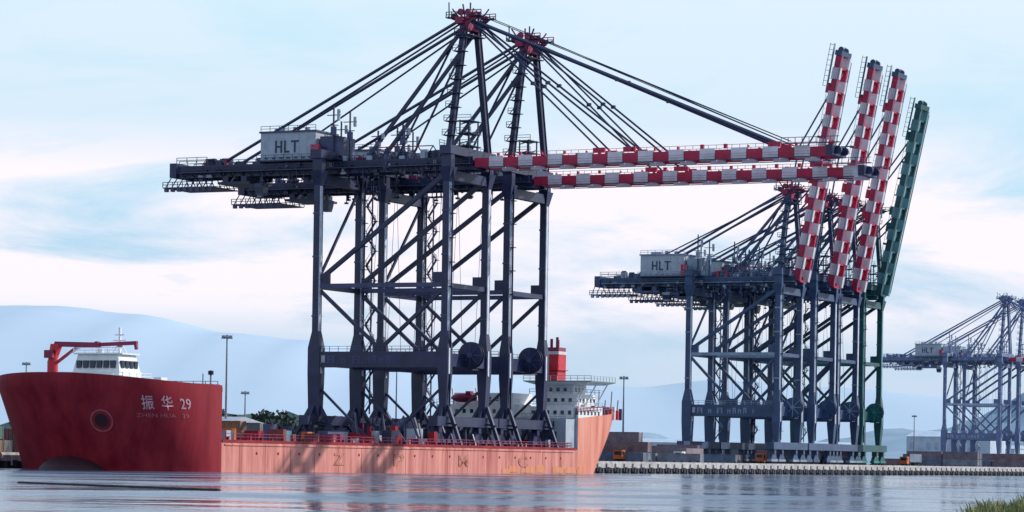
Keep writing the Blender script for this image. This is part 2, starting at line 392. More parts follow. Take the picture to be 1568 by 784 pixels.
    for i in range(9):
        a=bp(T-9+i*1.45,1.6); b=bp(T-9+i*1.45,2.7)
        q.beam((a.x,yc-gy-1.8,a.z),(b.x,yc-gy-1.8,b.z),0.12,0.12,c)
    a=bp(T-9,2.7); b=bp(T+3.0,2.7); q.beam((a.x,yc-gy-1.8,a.z),(b.x,yc-gy-1.8,b.z),0.12,0.12,c)
    for s in(-1,1):
        a=bp(T+1.8,0.3); q.cyl((a.x,yc+s*2-0.3,a.z),(a.x,yc+s*2+0.3,a.z),0.8,c,n=14)
    q.obj('boom',E)
    if ship:
        q=MB()
        for x in(0,G):
            for y in(0,W):
                for dx in(-1,1):
                    ex=x+dx*(6.0 if not(x==G and dx>0) else 4.0)
                    q.beam((x+dx*0.8,y,8.6),(ex,y,0.2),0.7,0.7,c)
                    q.box(ex-0.6,ex+0.6,y-0.9,y+0.9,0,0.5,c)
                    q.beam((x+dx*0.8,y,5.0),(x+dx*3.0,y,4.6),0.35,0.35,c)
                for dy in(-1,1):
                    q.beam((x,y+dy*0.9,8.2),(x,y+dy*5.6,0.2),0.6,0.6,c)
            q.box(x-1.0,x+1.0,-6,W+6,0,0.35,c2)
        for y in(0,W):
            q.beam((1,y,12),(G/2-1,y,0.3),0.45,0.45,c); q.beam((G-1,y,12),(G/2+1,y,0.3),0.45,0.45,c)
        # crates, winches, spreaders and cabins stowed between the legs
        for i in range(62):
            x=random.uniform(-6,G-3); y=random.uniform(-6,W+6); h=random.uniform(0.8,5.4); w_=random.uniform(0.4,2.2)
            q.box(x,x+w_,y,y+w_,0,h,random.choice([c,c,c,c2,bcol,c]))
            if i%4==0: q.rail((x,y,h),(x+w_+1,y,h),c2,t=0.12)
        for i in range(10):
            x=random.uniform(2,G-5); y=random.uniform(-5,W+4); h=random.uniform(1.2,2.8)
            q.box(x,x+random.uniform(1,3),y,y+1.2,0,h,SHIPW if i%2 else LGREY)
        q.obj('sea_fastening',E)
    return E

zs=5.3
crane((L0.x,L0.y,zs),ship=True,boom=79)
o=L0+S*28.5
crane((o.x,o.y,zs),ship=True,HG=56.5,HA=89,boom=77)
A0=Vector((49.6,833,0))
for i,(d,cc,cc2) in enumerate(((0,QNAVY,QGREY),(28,QNAVY,QNAVY),(48,QNAVY,QGREY),(70,TEALD,TEAL))):
    o=A0+S*d
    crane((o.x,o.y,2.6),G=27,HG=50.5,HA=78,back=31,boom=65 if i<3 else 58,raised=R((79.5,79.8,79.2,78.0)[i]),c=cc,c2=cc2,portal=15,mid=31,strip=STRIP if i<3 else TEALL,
          boomred=RED if i<3 else TEALD,boomw=WHT if i<3 else TEALL,W=17,boomc=None if i<3 else TEAL)
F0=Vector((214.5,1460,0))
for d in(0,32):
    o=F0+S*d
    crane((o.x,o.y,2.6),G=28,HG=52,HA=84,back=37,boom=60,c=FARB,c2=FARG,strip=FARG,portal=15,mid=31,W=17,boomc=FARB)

# ------------------------------------------------------------ ship
so=L0+B*15-S*94
ship=empty('heavy_lift_ship',(so.x,so.y,0),RZ)
HB=20.0; YE=183.0; YS=170.0; YP=150.0; DK=5.3; FD=14.3
def bow(phi,z):
    f=min(1,max(0,z/15.0))
    Lb=17.5+7.5*f; p=1.65+0.7*f
    s_=max(0,math.sin(phi)); c_=max(0,math.cos(phi))
    return (HB*c_**(2/p), -Lb*s_**(2/p))
def stern(phi,z):
    f=min(1,max(0,z/13.0))
    cut=18*(1-f)**1.35; Ls=YE-156-cut; p=3.0
    s_=max(0,math.sin(phi)); c_=max(0,math.cos(phi))
    return (HB*c_**(2/p), 156+Ls*s_**(2/p))
def ztop_b(phi): return FD+1.5*math.sin(phi)**2
def ztop_s(y): return 12.4+1.6*max(0,min(1,(y-150)/25))
NP=26
phis=[math.pi/2*i/NP for i in range(NP+1)]
def strip_(rows,m,name,smooth=True):
    q=MB(); vs=[];fs=[]
    n=len(rows[0])
    for r in rows: vs+=r
    for i in range(len(rows)-1):
        for j in range(n-1): fs.append((i*n+j,i*n+j+1,(i+1)*n+j+1,(i+1)*n+j))
    q.add(vs,fs,m); return q.obj(name,ship,smooth)
rows=[]
NZ=14
for k in range(NZ+1):
    r=[]
    for sgn in(1,-1):
        seq=phis if sgn==1 else phis[::-1][1:]
        for ph in seq:
            zt=ztop_b(ph)+1.0; z=-1.5+(zt+1.5)*k/NZ
            x,y=bow(ph,z); r.append((sgn*x,y,z))
    rows.append(r)
strip_(rows,HULLR,'bow_shell')
q=MB()
poly=[]
for ph in phis: x,y=bow(ph,FD); poly.append((x-0.1 if x>0.1 else 0,y+0.1,FD))
poly+= [(-x,y,z) for x,y,z in poly[::-1][1:]]
q.add(poly,[tuple(range(len(poly)))],GREEN)
q.box(-HB,HB,-0.25,0,DK,FD-0.02,HULLR)
q.box(-HB,HB,0.0,0.12,FD-0.2,FD+0.6,HULLR)
for ph in phis[1::2]:
    for sg in(1,-1):
        x,y=bow(ph,FD+0.9); q.beam((sg*x*0.985,y*0.985,FD),(sg*x*0.985,y*0.985,ztop_b(ph)+0.95),0.15,0.15,HULLR)
q.obj('bow_deck',ship)
ys=[0.0,10,20,40,60,80,100,120,140,YP,156]
rows=[]
for z in(-1.5,0.0,0.6,2,3.5,DK):
    rows.append([(HB,y,z) for y in ys])
strip_(rows,HULLP,'port_side_shell',False)
rows=[[(-x,y,z) for x,y,z in r] for r in rows]
strip_(rows,HULLP,'starboard_side_shell',False)
rows=[]
for k in range(11):
    r=[]
    pts=[(1,YP,None)]+[(1,None,ph) for ph in phis]+[(-1,None,ph) for ph in phis[::-1][1:]]+[(-1,YP,None)]
    for sgn,y0,ph in pts:
        if ph is None:
            zt=ztop_s(y0); z=-1.5+(zt+1.5)*k/10; r.append((sgn*(HB+0.03),y0,z))
        else:
            _,yq=stern(ph,13); zt=ztop_s(yq); z=-1.5+(zt+1.5)*k/10
            x,y=stern(ph,z); r.append((sgn*(x+0.03*(x/HB)),y,z))
    rows.append(r)
strip_(rows,HULLS,'stern_shell')
q=MB()
q.box(-HB+0.05,HB-0.05,0.13,YP,DK-0.15,DK,DECK)
q.box(-HB,HB,YP,YP+0.3,DK-0.1,12.38,GREY)
poly=[(HB-0.1,YP+0.3,12.4)]
for ph in phis: x,y=stern(ph,12.4); poly.append((max(0,x-0.1),y-0.1,12.4))
poly+=[(-x,y,z) for x,y,z in poly[::-1][1:]]
q.add(poly,[tuple(range(len(poly)))],GREEN)
for s in(1,-1):
    q.box(s*HB-0.12,s*HB+0.12,0.2,YP-1,DK-0.02,DK+0.45,HULLR)
for i in range(38):
    y=3+i*3.8
    q.box(HB-0.9,HB-0.5,y,y+0.5,DK,DK+random.uniform(0.7,1.3),random.choice([HULLR,DRED,HULLP,NAVY]))
q.rail((HB-0.4,2,DK+.45),(HB-0.4,YP-2,DK+.45),DRED,h=1.1,step=2.5,t=0.10)
for i in range(90):
    y=random.uniform(64,147); x=random.uniform(-12,17)
    w=random.uniform(0.6,2.6); h=random.uniform(0.8,4.2)
    q.box(x,x+w,y,y+w*random.uniform(0.8,2),DK,DK+h,random.choice([NAVY,NAVYM,NAVY,DRED,GREY,HULLR,BLACK,NAVY]))
for i in range(44):
    y=random.uniform(62,148); x=random.uniform(8,18)
    q.beam((x,y,DK),(x-random.uniform(1,3),y+random.uniform(-3,3),DK+random.uniform(2.5,6.5)),0.35,0.35,NAVY)
for i in range(34):
    y=2+i*2.0; x=random.uniform(-14,15); h=random.uniform(0.6,2.9)
    q.box(x,x+random.uniform(1,4),y,y+random.uniform(1,2),DK,DK+h,random.choice([HULLR,DRED,DECK,NAVY,GREY,ORANGE,HULLR]))
q.box(2,5,47,50,DK,DK+2.6,mat('blue_cabin',(0.06,0.25,0.33),0.6))
for i in range(18):
    y=12+i*7.6
    q.cyl((HB,y,3.4),(HB+0.08,y,3.4),0.26,HULLR,n=12)
q.box(HB,HB+0.18,1,YP-2,DK-0.55,DK-0.3,HULLP)
for i in range(26):
    y=random.uniform(112,154); w_=random.uniform(1,4)
    q.box(HB+0.034,HB+0.036+0.002*i,y,y+w_,random.uniform(0.0,0.5),random.uniform(0.8,1.9),RUST)
for i in range(16): q.box(HB+0.002,HB+0.03,6+i*9.0,6.08+i*9.0,0,DK-0.6,HULLR)
q.obj('cargo_deck',ship)
def flattext(body,y,z0,height,width):
    cu=bpy.data.curves.new('t','FONT'); cu.body=body; cu.offset=0.03
    to=bpy.data.objects.new('t',cu); scene.collection.objects.link(to); bpy.context.view_layer.update()
    me=bpy.data.meshes.new_from_object(to.evaluated_get(bpy.context.evaluated_depsgraph_get())); bpy.data.objects.remove(to)
    mx=max(v.co.x for v in me.vertices); mn=min(v.co.x for v in me.vertices); my=max(v.co.y for v in me.vertices); m0=min(v.co.y for v in me.vertices)
    for v in me.vertices: v.co=Vector((HB+0.11,y+(v.co.x-mn)/(mx-mn)*width,z0+(v.co.y-m0)/(my-m0)*height))
    me.materials.clear(); me.materials.append(LETB)
    ob=bpy.data.objects.new('hull_letter',me); scene.collection.objects.link(ob); ob.parent=ship
for ch,y in(('Z',40),('P',64),('M',92),('C',120)): flattext(ch,y,1.4,2.3,4.4)
bm=bmesh.new(); bmesh.ops.create_uvsphere(bm,u_segments=28,v_segments=16,radius=1)
for v in bm.verts: v.co=Vector((v.co.x*6.5,-16+v.co.y*6.5,-0.9+v.co.z*3.7))
me=bpy.data.meshes.new('bulb'); bm.to_mesh(me); bm.free(); me.materials.append(DKRED)
for p_ in me.polygons:p_.use_smooth=True
ob=bpy.data.objects.new('bulbous_bow',me); scene.collection.objects.link(ob); ob.parent=ship
def onbow(phi,z,off=0.05):
    x,y=bow(phi,z); x2,y2=bow(phi+0.01,z); t=Vector((x2-x,y2-y)); n=Vector((t.y,-t.x)).normalized()
    if n.dot(Vector((x,y)))<0: n=-n
    return (x+n.x*off,y+n.y*off,z)
def textwrap(body,phi0,phi1,z0,height,name,m):
    cu=bpy.data.curves.new('t','FONT'); cu.body=body; cu.resolution_u=2; cu.offset=0.012
    to=bpy.data.objects.new('t',cu); scene.collection.objects.link(to)
    bpy.context.view_layer.update()
    me=bpy.data.meshes.new_from_object(to.evaluated_get(bpy.context.evaluated_depsgraph_get()))
    bpy.data.objects.remove(to)
    if not me.vertices: return
    bm=bmesh.new(); bm.from_mesh(me); bmesh.ops.triangulate(bm,faces=bm.faces)
    bmesh.ops.subdivide_edges(bm,edges=[e for e in bm.edges if e.calc_length()>0.15],cuts=2)
    mx=max(v.co.x for v in bm.verts); mn=min(v.co.x for v in bm.verts); my=max(v.co.y for v in bm.verts); m0=min(v.co.y for v in bm.verts)
    for v in bm.verts:
        u=(v.co.x-mn)/(mx-mn); z=z0+(v.co.y-m0)/(my-m0)*height
        v.co=Vector(onbow(phi0+(phi1-phi0)*u,z,0.07))
    bm.to_mesh(me); bm.free(); me.materials.clear(); me.materials.append(m)
    ob=bpy.data.objects.new(name,me); scene.collection.objects.link(ob); ob.parent=ship
textwrap('振  华  29',0.80,0.34,10.6,2.5,'bow_name',LETT)
textwrap('ZHEN HUA   29',0.86,0.38,9.3,0.7,'bow_name_latin',LETD)
q=MB()
for r0,r1,m,of in((0,1.7,HULLR,0.05),(0,1.2,DKRED,0.06),(1.7,1.95,LETD,0.07)):
    vs=[];fs=[];n=28
    for i in range(n):
        a=2*math.pi*i/n
        for r in(r0,r1): vs.append(onbow(1.16+math.cos(a)*r*0.05,8.6+math.sin(a)*r,of))
    for i in range(n): j=(i+1)%n; fs.append((2*i,2*i+1,2*j+1,2*j))
    q.add(vs,fs,m)
q.obj('anchor_pocket',ship)
BZ=FD-15.4
def bz(z): return z+BZ
q=MB()
q.box(-7,7.0,-12,-3,bz(15.4),bz(17.2),SHIPW)
q.box(-4.2,5.6,-11,-4,bz(17.2),bz(18.5),SHIPW)
q.frus((0.7,-7.6,bz(18.5)),(9.8,6.6),(0.7,-7.6,bz(21.5)),(8.4,5.6),SHIPW)
q.box(-4.1,5.5,-10.9,-4.3,bz(21.5),bz(21.75),SHIPW)
for i in range(6):
    x=-3.5+i*1.42
    q.box(x+0.1,x+1.1,-11.06,-10.6,bz(19.1),bz(20.4),GLASS)
for i in range(4):
    y=-10.2+i*1.4
    q.box(5.1,5.62,y,y+0.9,bz(19.1),bz(20.4),GLASS)
for i in range(5): q.box(-6+i*2.8,-5.3+i*2.8,-12.06,-11.99,bz(15.9),bz(16.6),GLASS)
q.rail((-7,-12,bz(17.2)),(7.0,-12,bz(17.2)),SHIPW,t=0.1); q.rail((7.0,-12,bz(17.2)),(7.0,-3,bz(17.2)),SHIPW,t=0.1)
q.rail((-4.1,-10.9,bz(21.75)),(5.5,-10.9,bz(21.75)),SHIPW,t=0.1,h=0.9)
mz=bz(21.75)
q.beam((3.0,-7,mz),(3.0,-7,mz+4.6),0.35,0.35,SHIPW)
q.beam((1.6,-7,mz+2.3),(4.4,-7,mz+2.3),0.2,0.2,SHIPW); q.beam((2.0,-7,mz+3.3),(4.0,-7,mz+3.3),0.2,0.2,SHIPW)
q.beam((1.6,-7,mz),(3.0,-7,mz+2.3),0.16,0.16,SHIPW); q.beam((4.4,-7,mz),(3.0,-7,mz+2.3),0.16,0.16,SHIPW)
q.cyl((-1,-7,mz),(-1,-7,mz+.8),0.6,SHIPW,n=12); q.box(2.7,3.5,-7.4,-6.6,mz+1.2,mz+1.7,BLACK)
q.beam((-2.6,-7,mz),(-2.6,-7,mz+2.2),0.12,0.12,SHIPW); q.beam((0.4,-6,mz),(0.4,-6,mz+1.8),0.12,0.12,SHIPW)
for (a,b,y,h,m) in((8,11,-6,1.8,GREY),(9,12.5,-3,1.3,NAVYM),(11.5,13,-8,2.1,SHIPW),(14,16,-4,1.2,GREY),(-12,-9.5,-8,1.3,GREY)):
    q.box(a,b,y-1,y+1,FD,FD+h,m); q.cyl((a,y-1.2,FD+.6),(b,y-1.2,FD+.6),0.6,m,n=10)
for i in range(16):
    x=random.uniform(-15,18); q.box(x,x+0.5,-2.5,-2,FD,FD+random.uniform(1,2.1),random.choice([GREY,NAVYM,DRED]))
q.beam((18.5,-1.5,FD),(18.5,-1.5,FD+3.6),0.25,0.25,POLE); q.cyl((18.5,-1.5,FD+2.8),(18.5,-1.5,FD+3.5),0.5,BLACK,n=10)
q.beam((16.7,-1.2,FD),(16.7,-1.2,FD+3.0),0.18,0.18,POLE)
for s in(-1,1): q.rail((s*19.6,-0.3,FD),(s*18.6,-7.5,FD),DRED,t=0.1)
q.rail((-19,0.06,FD+.6),(19,0.06,FD+.6),NAVYM,t=0.1,step=2.4)
q.obj('bridge_house',ship)
q=MB()
px,py=-10.2,-8.5
q.cyl((px,py,FD),(px,py,19.0),0.95,FUNR,n=14); q.cyl((px,py,19.0),(px+0.3,py,22.3),0.9,FUNR,r1=0.7,n=14)
q.beam((px-0.3,py,18.8),(px+1.2,py,22.4),1.2,1.1,FUNR)
q.beam((px+0.6,py,22.3),(px+9.5,py,22.1),0.8,0.9,DRED)
q.beam((px+9.5,py,22.15),(px+17.8,py,22.45),0.6,0.65,DRED)
q.beam((px+17.5,py,22.5),(px+17.7,py,21.3),0.5,0.5,DRED)
q.beam((px+0.9,py,19.0),(px+5.2,py,21.8),0.45,0.45,FUNR)
q.cyl((px+2.0,py,19.9),(px+6.2,py,21.9),0.22,SHIPW,n=8)
q.cyl((px+9.5,py-0.5,22.15),(px+9.5,py+0.5,22.15),0.6,DRED,n=12)
q.box(px-1,px+0.8,py-1.3,py-0.6,19.8,21.2,DRED)
q.obj('deck_crane',ship)
q=MB()
q.box(-17,4,YS-17,YS-5,12.4,15.4,SHIPW); q.box(-13,2,YS-16,YS-6,15.4,18.0,SHIPW)
for lv,(a,b,yf) in((13.4,(-16,3.5,YS-17)),(16.2,(-12,1.5,YS-16))):
    x=a
    while x<b-1:
        q.box(x,x+0.8,yf-0.06,yf+0.02,lv,lv+0.9,GLASS); x+=1.9
q.rail((-17,YS-17,15.4),(4,YS-17,15.4),SHIPW,t=0.1)
q.box(7,HB-0.8,YS-18,YS-5,12.4,15.0,SHIPW)
q.box(8,HB-2,YS-16,YS-6,15.0,17.8,SHIPW)
q.box(9.5,HB-4,YS-14,YS-7,17.8,20.0,SHIPW)
q.frus((13.6,YS-11,20.0),(13,10),(13.8,YS-11,20.6),(17,13),SHIPW)
q.box(5.2,22,YS-17.6,YS-4.4,20.6,20.8,GREEN)
q.rail((5.2,YS-17.6,20.8),(22,YS-17.6,20.8),LGREY,t=0.1,step=1.6)
q.rail((22,YS-17.6,20.8),(22,YS-4.4,20.8),LGREY,t=0.1,step=1.6)
for lv,xf,ya,yb in((13.2,HB-0.8,YS-17,YS-6),(16.0,HB-2,YS-15,YS-7),(18.5,HB-4,YS-13,YS-8)):
    y=ya
    while y<yb: q.box(xf-0.02,xf+0.06,y,y+0.8,lv,lv+0.9,GLASS); y+=1.9
for lv,a,b,yf in((13.2,7.6,HB-1.5,YS-18),(16.0,8.6,HB-3,YS-16),(18.4,10,HB-5,YS-14)):
    x=a
    while x<b: q.box(x,x+0.8,yf-0.06,yf+0.02,lv,lv+0.9,GLASS); x+=1.8
for z_ in(15.0,17.8):
    q.rail((7,YS-18,z_),(HB-0.8,YS-18,z_),LGREY,t=0.1); q.rail((HB-0.8,YS-18,z_),(HB-0.8,YS-5,z_),LGREY,t=0.1)
for y in(YS-17,YS-12,YS-6):
    q.beam((21,y,20.6),(HB-2.2,y,15.0),0.25,0.25,SHIPW)
q.box(8.5,HB-0.6,YP-5,YP-0.05,DK,12.1,GREY)
for i in range(3):
    q.box(10+i*3,11.2+i*3,YP-5.08,YP-4.98,7.5,9.3,NAVYM)
q.rail((8.5,YP-5,12.1),(HB-.6,YP-5,12.1),LGREY,t=0.1)
for i in range(14):
    y=YP+2+i*1.9; q.box(18.0,18.7,y,y+0.5,12.4,14.6+0.4*(i%3),random.choice([DRED,FUNR,SHIPW,NAVYM]))
q.rail((19.7,YP,13.6),(18.9,YP+22,14.2),DRED,t=0.12)
for i in range(5): q.beam((11+i*1.6,YE-6,13.5),(11.3+i*1.6,YE-6,17.0+(i%2)*2),0.22,0.22,POLE)
q.box(13,16,YE-9,YE-7,12.4,15.4,NAVYM); q.box(9,11,YE-7,YE-5,12.4,15.2,NAVYM)
q.obj('stern_accommodation',ship)
q=MB()
fz=-1.3
q.frus((9.0,YS-10,22.2+fz),(4.2,4.6),(9.2,YS-9.6,28.2+fz),(3.8,4.0),FUNR)
q.frus((9.2,YS-9.6,28.2+fz),(3.9,4.1),(9.2,YS-9.6,28.9+fz),(3.9,4.1),WHT)
q.frus((9.2,YS-9.6,28.9+fz),(3.7,3.9),(9.2,YS-9.5,29.8+fz),(3.6,3.8),DRED)
for dx,dy,h in((-0.9,0,2.0),(0.3,0.5,2.4),(1.0,-0.6,1.7)): q.cyl((9.2+dx,YS-9.5+dy,29.8+fz),(9.2+dx,YS-9.5+dy,29.8+h+fz),0.35,DRED,n=8)
q.box(6.7,11.6,YS-12.6,YS-7.4,24.6+fz,24.75+fz,FUNR); q.rail((6.7,YS-12.6,24.75+fz),(11.6,YS-12.6,24.75+fz),FUNR,t=0.12,step=1.2)
q.obj('funnel',ship)
q=MB()
def boat(cx,cy,cz,L,r,m):
    vs=[];fs=[];n=12;K=9
    for k in range(K):
        t=-1+2*k/(K-1); rr=r*max(0.05,(1-abs(t)**2.6))**0.6
        for i in range(n):
            a=2*math.pi*i/n; vs.append((cx+t*L/2,cy+rr*math.cos(a),cz+rr*math.sin(a)*0.95))
    for k in range(K-1):
        for i in range(n): fs.append((k*n+i,k*n+(i+1)%n,(k+1)*n+(i+1)%n,(k+1)*n+i))
    q.add(vs,fs,m)
boat(-9,YS-19,16.8,6.5,1.1,DRED); q.box(-8.2,-7,YS-19.8,YS-18.2,17.6,18.3,DRED)
q.beam((-12,YS-18,15.4),(-12,YS-19,19),0.25,0.25,SHIPW); q.beam((-6,YS-18,15.4),(-6,YS-19,19),0.25,0.25,SHIPW)
q.obj('lifeboat',ship)

# ------------------------------------------------------------ land, quay
def W_(b,q_,z=0): v=L0+B*b+S*q_; return (v.x,v.y,z)
q=MB()
ZQ=2.6
P=[(-9,-150),(-9,82),(21.3,82),(21.3,6000),(-4000,6000),(-4000,-150)]
top=[W_(b,s,ZQ) for b,s in P]
q.add(top,[(0,1,2,5),(2,3,4,5)],ASPH)
q.obj('yard_ground')
def quay(b,s0,s1,name,axis='s'):
    q=MB()
    def pt(off,s,z): return W_(b+off,s,z) if axis=='s' else W_(s,b-off,z)
    def bx(o0,o1,a,c,z0,z1,m):
        vs=[pt(o0,a,z0),pt(o1,a,z0),pt(o1,c,z0),pt(o0,c,z0),pt(o0,a,z1),pt(o1,a,z1),pt(o1,c,z1),pt(o0,c,z1)]
        q.add(vs,[(0,3,2,1),(4,5,6,7),(0,1,5,4),(1,2,6,5),(2,3,7,6),(3,0,4,7)],m)
    bx(-3,0.0,s0,s1,1.3,ZQ+0.02,CONC)
    bx(-3.2,-2.0,s0,s1,-2,1.3,CONCD)
    bx(-0.5,-0.1,s0,s1,ZQ+0.02,ZQ+0.3,CONC)
    s=s0+1
    while s<min(s1,s0+900):
        bx(-1.0,-0.1,s,s+0.9,-2,1.3,CONCD)
        bx(0.0,0.35,s+1.6,s+2.9,0.5,2.4,CONC)
        bx(0.36,0.62,s+1.7,s+2.8,0.2,1.5,BLACK)
        q.cyl(pt(-0.9,s+3.8,ZQ+0.02),pt(-0.9,s+3.8,ZQ+0.7),0.28,BLACK,n=6)
        s+=5.2
    return q.obj(name)
quay(21.3,78.8,2500,'quay_wall')
quay(-9,-150,82,'quay_wall')
quay(82,-9,21.3,'quay_wall',axis='b')
def contmat(n,c): return mat(n,c,0.7,0.3,0.4)
CC=[contmat('container_brown',(0.16,0.06,0.05)),contmat('container_red',(0.22,0.05,0.05)),contmat('container_blue',(0.05,0.09,0.16)),
    contmat('container_green',(0.05,0.15,0.13)),contmat('container_ochre',(0.28,0.13,0.07)),contmat('container_grey',(0.15,0.15,0.17))]
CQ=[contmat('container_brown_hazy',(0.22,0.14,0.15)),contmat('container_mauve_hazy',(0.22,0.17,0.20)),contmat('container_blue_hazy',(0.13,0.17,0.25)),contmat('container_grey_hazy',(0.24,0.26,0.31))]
def stack(loc,nx,nz,rows=2,rz=RZ,pal=CC):
    q=MB()
    for r in range(rows):
        for i in range(nx):
            h=max(1,nz-random.randint(0,1))
            for k in range(h):
                m=random.choice(pal); x=i*12.7; y=r*2.7; z=k*2.62
                q.box(x+0.12,x+12.07,y+0.11,y+2.38,z+0.1,z+2.5,m)
                for ex in(x,x+12.0):
                    for ey in(y,y+2.24): q.box(ex,ex+0.19,ey,ey+0.2,z,z+2.59,m)
                q.box(x+.19,x+12.0,y,y+0.1,z+2.45,z+2.59,m); q.box(x+.19,x+12.0,y,y+0.1,z,z+0.16,m)
                for j in range(20): q.box(x+0.45+j*0.57,x+0.75+j*0.57,y+0.02,y+0.1,z+0.2,z+2.4,m)
                for ey in(0.3,0.8,1.6,2.1): q.box(x+12.08,x+12.13,y+ey,y+ey+0.05,z+0.2,z+2.4,CONC)
    o=q.obj('shipping_container_stack'); o.location=(loc[0],loc[1],ZQ+0.01); o.rotation_euler=(0,0,rz); return o
for (b,s_,nx,nz,rr) in((-52,-30,2,3,2),(-62,10,3,3,2),(-75,40,3,3,1),(-40,5,2,2,1),(-95,-30,3,2,2),(-66,70,3,2,2),(-55,100,3,3,2),
                    (-30,-88,1,2,2),(-50,-95,1,3,2),(-45,-60,1,2,2),(-80,-60,2,3,2)):
    stack(W_(b,s_),nx,nz,rr)
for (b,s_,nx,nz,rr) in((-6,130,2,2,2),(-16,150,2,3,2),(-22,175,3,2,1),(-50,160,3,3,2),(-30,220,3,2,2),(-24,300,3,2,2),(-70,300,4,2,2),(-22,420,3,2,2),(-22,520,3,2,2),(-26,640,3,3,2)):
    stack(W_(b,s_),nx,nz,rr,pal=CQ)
def shed(name,loc,w,d,h,m,rz=RZ,roofm=None):
    q=MB(); roofm=roofm or LGREY
    q.box(0,w,0,d,0,h,m)
    q.add([(-0.4,-0.4,h),(w+0.4,-0.4,h),(w+0.4,d/2,h+h*0.2),(-0.4,d/2,h+h*0.2),(w+0.4,d+0.4,h),(-0.4,d+0.4,h)],[(0,1,2,3),(3,2,4,5),(0,3,5),(1,4,2)],roofm)
    x=2; i=0
    while x<w-4:
        if i%3==1: q.box(x,x+3.2,-0.06,0.02,0,h*0.62,FARG)
        else:
            q.box(x,x+2.4,-0.05,0.02,h*0.55,h*0.8,FARG); q.box(x,x+2.4,-0.05,0.02,h*0.2,h*0.42,FARG)
        x+=5; i+=1
    o=q.obj(name); o.location=(loc[0],loc[1],ZQ); o.rotation_euler=(0,0,rz); return o
PALE=mat('warehouse_pale',(0.46,0.56,0.66),0.7,0.15,0.2)
shed('warehouse',(228,1700),50,30,17,PALE,roofm=PALE); shed('warehouse',(160,1900),55,30,12,PALE,roofm=PALE); shed('warehouse',(262,1760),40,30,11,PALE,roofm=PALE)
shed('warehouse',(60,1500),60,30,10,PALE,roofm=PALE); shed('warehouse',(-60,1300),70,30,10,FARG,roofm=PALE)
shed('warehouse',W_(-120,60)[:2],60,20,8,CONC)
shed('port_office',W_(-34,-104)[:2],12,8,5.5,CONCD)
def truck(b,s_,col):
    q=MB()
    q.box(0,2.3,0,2.4,0.9,3.1,col); q.box(0.1,1.3,-0.03,2.43,1.9,2.8,GLASS); q.box(-0.03,0.1,0.3,2.1,1.9,2.8,GLASS)
    q.box(2.3,14.5,0.5,1.9,1.0,1.3,BLACK); q.box(3,14.8,0,2.4,1.3,1.5,CONCD); q.box(3,14.8,0.02,2.38,1.51,4.0,random.choice(CQ))
    for x in(1.1,3.4,11.6,12.9):
        for y in(0.05,2.0): q.cyl((x,y,0.52),(x,y+0.35,0.52),0.52,BLACK,n=12)
    o=q.obj('yard_truck'); p_=W_(b,s_); o.location=(p_[0],p_[1],ZQ+0.01); o.rotation_euler=(0,0,RZ+R(90))
for b,s_ in((14,128),(10,176),(12,230),(13,262),(8,305),(14,350)): truck(b,s_,random.choice([SHIPW,ORANGE,RED]))

def mast(x,y,h):
    q=MB()
    q.cyl((0,0,0),(0,0,h),0.36,POLE,r1=0.16,n=10); q.cyl((0,0,h-0.8),(0,0,h-0.55),1.0,POLE,n=14)
    q.box(-0.6,0.6,-0.6,0.6,0,0.5,CONC)
    for i in range(8):
        a=i*math.pi/4; c_,s_=math.cos(a),math.sin(a)
        q.frus((1.1*c_,1.1*s_,h-1.0),(0.6,0.6),(1.0*c_,1.0*s_,h-0.4),(0.35,0.35),POLE)
    q.beam((-1.3,0,h-0.3),(1.3,0,h-0.3),0.15,0.15,POLE)
    o=q.obj('floodlight_mast'); o.location=(x,y,ZQ)
mast(-68.9,706,29.3); mast(32,850,25); mast(-150,905,28); mast(-36.5,920,32); mast(150,1250,24); mast(-82,900,20); mast(205,1500,26)

q=MB()
a=Vector((-48.3,288,0.03)); b=Vector((-25.2,253,0.03)); n=26
for i in range(n):
    p0=a.lerp(b,i/n); p1=a.lerp(b,(i+0.93)/n)
    q.cyl(p0+Vector((math.sin(i*.5)*.12,0,0)),p1+Vector((math.sin((i+1)*.5)*.12,0,0)),0.17,BLACK,n=10)
    q.beam(p0.lerp(p1,0.95),a.lerp(b,(i+1)/n),0.08,0.08,POLE)
q.obj('floating_oil_boom')

# ------------------------------------------------------------ terrain
def terrain(name,prof,y0,depth,m,nx=120,ny=14,amp=0.08,z0=2.6,noisescale=1.0,smooth=True):
    xs=[p[0] for p in prof]
    def pz(x):
        for i in range(len(prof)-1):
            if prof[i][0]<=x<=prof[i+1][0]:
                t=(x-prof[i][0])/(prof[i+1][0]-prof[i][0]); t=t*t*(3-2*t); return prof[i][1]*(1-t)+prof[i+1][1]*t
        return 0
    vs=[];fs=[]
    H=max(p[1] for p in prof)
    for j in range(ny+1):
        v=j/ny; sh=math.sin(math.pi*min(1,v*0.72)) if v<0.695 else 1-(v-0.695)*1.2
        for i in range(nx+1):
            x=xs[0]+(xs[-1]-xs[0])*i/nx; y=y0+depth*v
            k=noisescale*6.0/H
            nn=noise.fractal(Vector((x*k*0.3,y*k*0.3,3.1)),1.0,2.0,6)
            vs.append((x,y,z0+max(0,pz(x)*sh*(1+amp*nn*4*(0.3+sh)))-(2 if j==0 else 0)))
    for j in range(ny):
        for i in range(nx): a=j*(nx+1)+i; fs.append((a,a+1,a+nx+2,a+nx+1))
    q=MB(); q.add(vs,fs,m); return q.obj(name,None,smooth)
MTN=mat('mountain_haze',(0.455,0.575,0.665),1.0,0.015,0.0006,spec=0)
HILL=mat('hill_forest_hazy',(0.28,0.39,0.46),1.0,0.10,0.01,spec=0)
HILLN=mat('hill_forest',(0.07,0.11,0.11),1.0,0.3,0.06,spec=0)  # forest green greyed and blued, haze put into the colour
